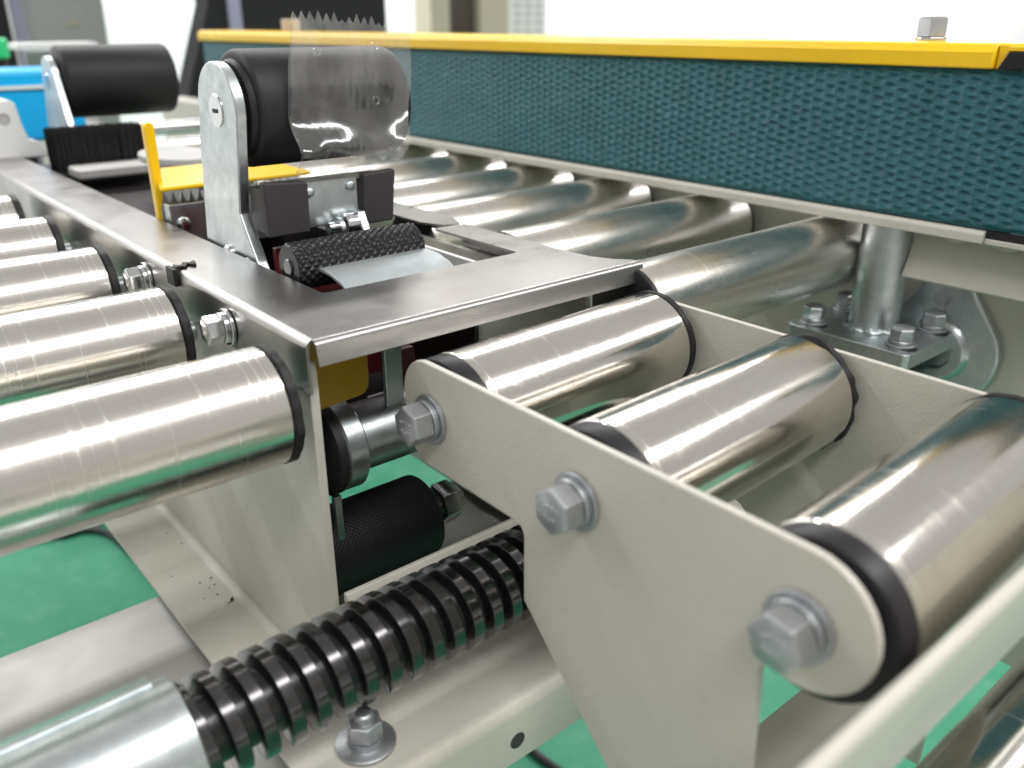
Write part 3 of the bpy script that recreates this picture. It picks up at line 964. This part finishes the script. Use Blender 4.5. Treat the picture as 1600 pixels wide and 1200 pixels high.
# black stripe block closing the front of the cover, with a slanted edge
MB().prism([(60, -24.4), (210.5, -24.4), (206, -15.5), (60, -15.5)], 'x', 515.2, 518.4).build('black_stripe', 'black_plastic', bd, bevel=0.8)
MB().prism([(60, -15.4), (207, -15.4), (206.5, -12.6), (60, -12.6)], 'x', 515.8, 518.4).build('front_strip', 'yellow', bd, bevel=0.8)
MB().box(526, 560, 70, 1300, -109, -26).build('core', 'grey', bd)
# cream rail under the belt, dropped plate and weld bead near the post
MB().prism([(516.5, -118), (516.5, -112.5), (518, -110.8), (560, -110.8), (560, -118)], 'y', 200, 1318).build('lower_rail', 'cream', bd, bevel=0.9)
MB().prism([(518.5, -118), (518.5, -114.8), (560, -114.8), (560, -118)], 'y', 60, 199.8).build('lower_rail', 'cream', bd, bevel=0.6)
MB().box(519.5, 522, 60, 199.8, -114.6, -110.4).build('gap_shade', 'black_plastic', bd)  # black strip put in for the shade of the open gap
MB().prism([(549, -118.2), (546, -118.2), (534, -150), (536, -151.5)], 'y', 60, 251).build('drop_plate', 'cream', bd, bevel=0.8)
wv = MB()
wpts = []
for i in range(60):
    y = 258 - i * 1.45
    wpts.append((541 + 1.6 * math.sin(i * .23) - .5 * i * .04, y, -118.6 - 1.8 * abs(math.sin(i * .19)) - .6 * math.sin(i * .6) - .02 * i))
wv.tube(wpts, 3.6, 12)
wv.build('weld_bead', 'cream', bd, angle=80)
for (x, y, s) in ((542, 262, 1.0), (546, 1085, 1.35)):
    nb = MB().hexhead('z', (x, y), 15 * s, -9, -1.2 + 3.2 * s, .35)
    nb.lathe([(-11, 0), (-11, 8.6 * s), (-9.1, 8.6 * s), (-9.1, 0)], 'z', (x, y), 36)
    nb.build('top_bolt', 'beige' if s > 1 else 'bright', bd, bevel=0.5)

# support post, base plate with four bolts
post = thing('support_post', 'round zinc post on a bolted square foot plate holding up the belt drive', 'post', (540, 267, -200))
MB().cyl('z', (540, 267), 15.8, -189.5, -118.3, 72, 0.3).build('post', 'zinc', post)
MB().prism([(507, 224), (574, 224), (577, 227), (577, 307), (574, 310), (507, 310), (504, 307), (504, 227)], 'z', -200, -190).build('foot_plate', 'zinc', post, bevel=0.8)
wl = MB()
wl.tube([(540 + (17 + .7 * math.sin(9 * t)) * math.cos(t), 267 + (17 + .7 * math.sin(9 * t)) * math.sin(t), -189.4 + .6 * math.sin(13 * t)) for t in np.linspace(0, 2 * PI, 60)], 2.2, 10)
wl.build('weld_bead', 'zinc', post, angle=80)
for (x, y, ph) in ((518, 298, .1), (561, 299, .6), (520, 237, .35), (564, 238, .5)):
    bolt(post, 'z', (x, y), -190, 1, 13.4, 8, 9.2, True, ph, shank=8)
    MB().lathe([(-189.95, 0), (-189.95, 6.0), (-189.9, 0)], 'z', (x - 3, y - 6), 24).build('slot', 'black_plastic', post)
MB().cyl('z', (545, 262), 26, -226, -200.2, 48, 2).build('rubber_mount', 'rubber', post)

fb = thing('flange_bearing', 'zinc oval flange bearing bolted to the side frame behind the post', 'bearing', (574, 236, -205))
outer = arc(236, -172, 20, 30, 150, 8) + arc(236, -205, 40, 155, 205, 5) + arc(236, -238, 20, 210, 330, 8) + arc(236, -205, 40, 335, 385, 5)
MB().prism(outer, 'x', 571, 579.8).build('flange', 'zinc', fb, bevel=2.2, angle=30, seg=3)
MB().lathe([(571, 22), (567.5, 20.5), (566, 19), (566, 12), (569, 11), (569, 0)], 'x', (236, -205), 56).build('housing', 'zinc', fb)
MB().lathe([(571, 5.2), (568, 4.8), (567.6, 0)], 'x', (238, -169), 30).build('stud', 'bolt', fb)

# ================================================================ background
bk = thing('black_partition', 'tall black partition panel behind the tape roller with a lavender strip', 'partition', (850, 1720, FLOOR))
MB().add([(590, 1700, FLOOR), (1078, 1700, FLOOR), (1078, 1760, FLOOR), (590, 1760, FLOOR), (715, 1700, 700), (1078, 1700, 700), (1078, 1760, 700), (715, 1760, 700),
          (612, 1700, -180), (1078, 1700, -180), (1078, 1760, -180), (612, 1760, -180), (692, 1700, 30), (1078, 1700, 30), (1078, 1760, 30), (692, 1760, 30)],
         [(3, 2, 1, 0), (0, 1, 9, 8), (1, 2, 10, 9), (2, 3, 11, 10), (3, 0, 8, 11),
          (8, 9, 13, 12), (9, 10, 14, 13), (10, 11, 15, 14), (11, 8, 12, 15), (12, 13, 5, 4), (13, 14, 6, 5), (14, 15, 7, 6), (15, 12, 4, 7), (4, 5, 6, 7)]).build('panel', 'black_cloth', bk)
MB().box(727, 752, 1690, 1699.5, -30, 700).build('strip', 'lavender', bk, bevel=1)
p1 = thing('door_post', 'beige door post with dark brown recess beyond the yellow cover', 'post', (1930, 2620, FLOOR))
MB().box(1825, 1906, 2600, 2700, FLOOR, 1200).build('post', 'beige', p1, bevel=4)
MB().box(1906.5, 2042, 2640, 2700, FLOOR, 1200).build('recess', 'brown', p1, bevel=4)
MB().box(2042.5, 2168, 2600, 2700, FLOOR, 1200).build('jamb', 'beige', p1, bevel=4)
vp = thing('vent_panel', 'white slotted vent panel beside the beige door post', 'panel', (2260, 2660, FLOOR))
MB().box(2169, 2370, 2620, 2690, FLOOR, 1200).build('panel', 'white', vp, bevel=4)
for i in range(9):
    z = -120 + i * 28
    for x in (2210, 2262, 2314):
        MB().box(x, x + 30, 2617, 2619.5, z, z + 8).build('slot', 'grey', vp)
cb2 = thing('grey_cabinet', 'pale grey cabinet against the white wall at the upper left', 'cabinet', (590, 2350, FLOOR))
MB().prism([(470, FLOOR), (676, FLOOR), (686, -60), (692, 400), (500, 400), (485, -60)], 'y', 2300, 2450).build('body', 'grey', cb2, bevel=6)
MB().box(600, 625, 2296, 2299.5, -10, 5).build('knob', 'beige', cb2, bevel=2)
bh = thing('bench_top', 'cream bench rail in front of the grey cabinet', 'bench', (350, 1500, FLOOR))
MB().box(318, 430, 1500, 1560, -38, -28).build('rail', 'white', bh, bevel=2)
MB().box(340, 430, 1565, 1575, FLOOR, -40).build('panel', 'grey', bh, bevel=2)
gp = thing('green_cap', 'bright green cap on a dark stem at the far left edge', 'cap', (318, 1610, FLOOR))
MB().cyl('z', (312, 1615), 17, -52, -22, 32, 3).build('cap', 'bright_green', gp)
MB().cyl('z', (312, 1615), 12, FLOOR, -52.2, 24).build('stem', 'black_plastic', gp)
lp = thing('lavender_pole', 'pale lavender upright profile beside the grey cabinet at the far left', 'pole', (450, 2250, FLOOR))
MB().box(478, 500, 2240, 2262, FLOOR, 600).build('profile', 'lavender', lp, bevel=2)
MB().box(440, 470, 2240, 2262, FLOOR, 600).build('dark_profile', 'black_plastic', lp, bevel=2)

# things on the floor
def onfloor(pts, r):
    return [(x, y, FLOOR + r) for x, y in pts]


def smooth(pts, n=12):
    P = [Vector((*p, 0)) for p in pts]
    out = []
    for i in range(len(P) - 1):
        p0, p1, p2, p3 = P[max(i - 1, 0)], P[i], P[i + 1], P[min(i + 2, len(P) - 1)]
        for k in range(n):
            t = k / n
            q = 0.5 * ((2 * p1) + (p2 - p0) * t + (2 * p0 - 5 * p1 + 4 * p2 - p3) * t * t + (3 * p1 - p0 - 3 * p2 + p3) * t ** 3)
            out.append((q.x, q.y))
    out.append((P[-1].x, P[-1].y))
    return out


ca = MB().tube(onfloor(smooth([(150, 1475), (215, 1432), (250, 1424), (278, 1385), (290, 1290), (294, 1240), (300, 1150)]), 6), 6)
tag(ca.build('floor_cable', 'black_plastic', loc=(250, 1400, FLOOR)), 'dark cable curving over the green floor below the left roller', 'cable')
cbm = MB().tube(onfloor(smooth([(520, 700), (515, 600), (514, 557), (530, 450)]), 5), 5)
tag(cbm.build('floor_cable', 'black_plastic', loc=(515, 570, FLOOR)), 'dark cable on the green floor below the cream channel', 'cable')
pad = MB().prism([(250 + 190 * math.cos(t), 1600 + 172 * math.sin(t)) for t in np.linspace(0, 2 * PI, 48, endpoint=False)], 'z', FLOOR, FLOOR + 8)
tag(pad.build('grey_mat', 'grey', loc=(250, 1600, FLOOR), bevel=2), 'pale grey round mat edge on the floor beyond the cable', 'mat')

for o in col.objects:
    if "_o" in o:
        del o["_o"]
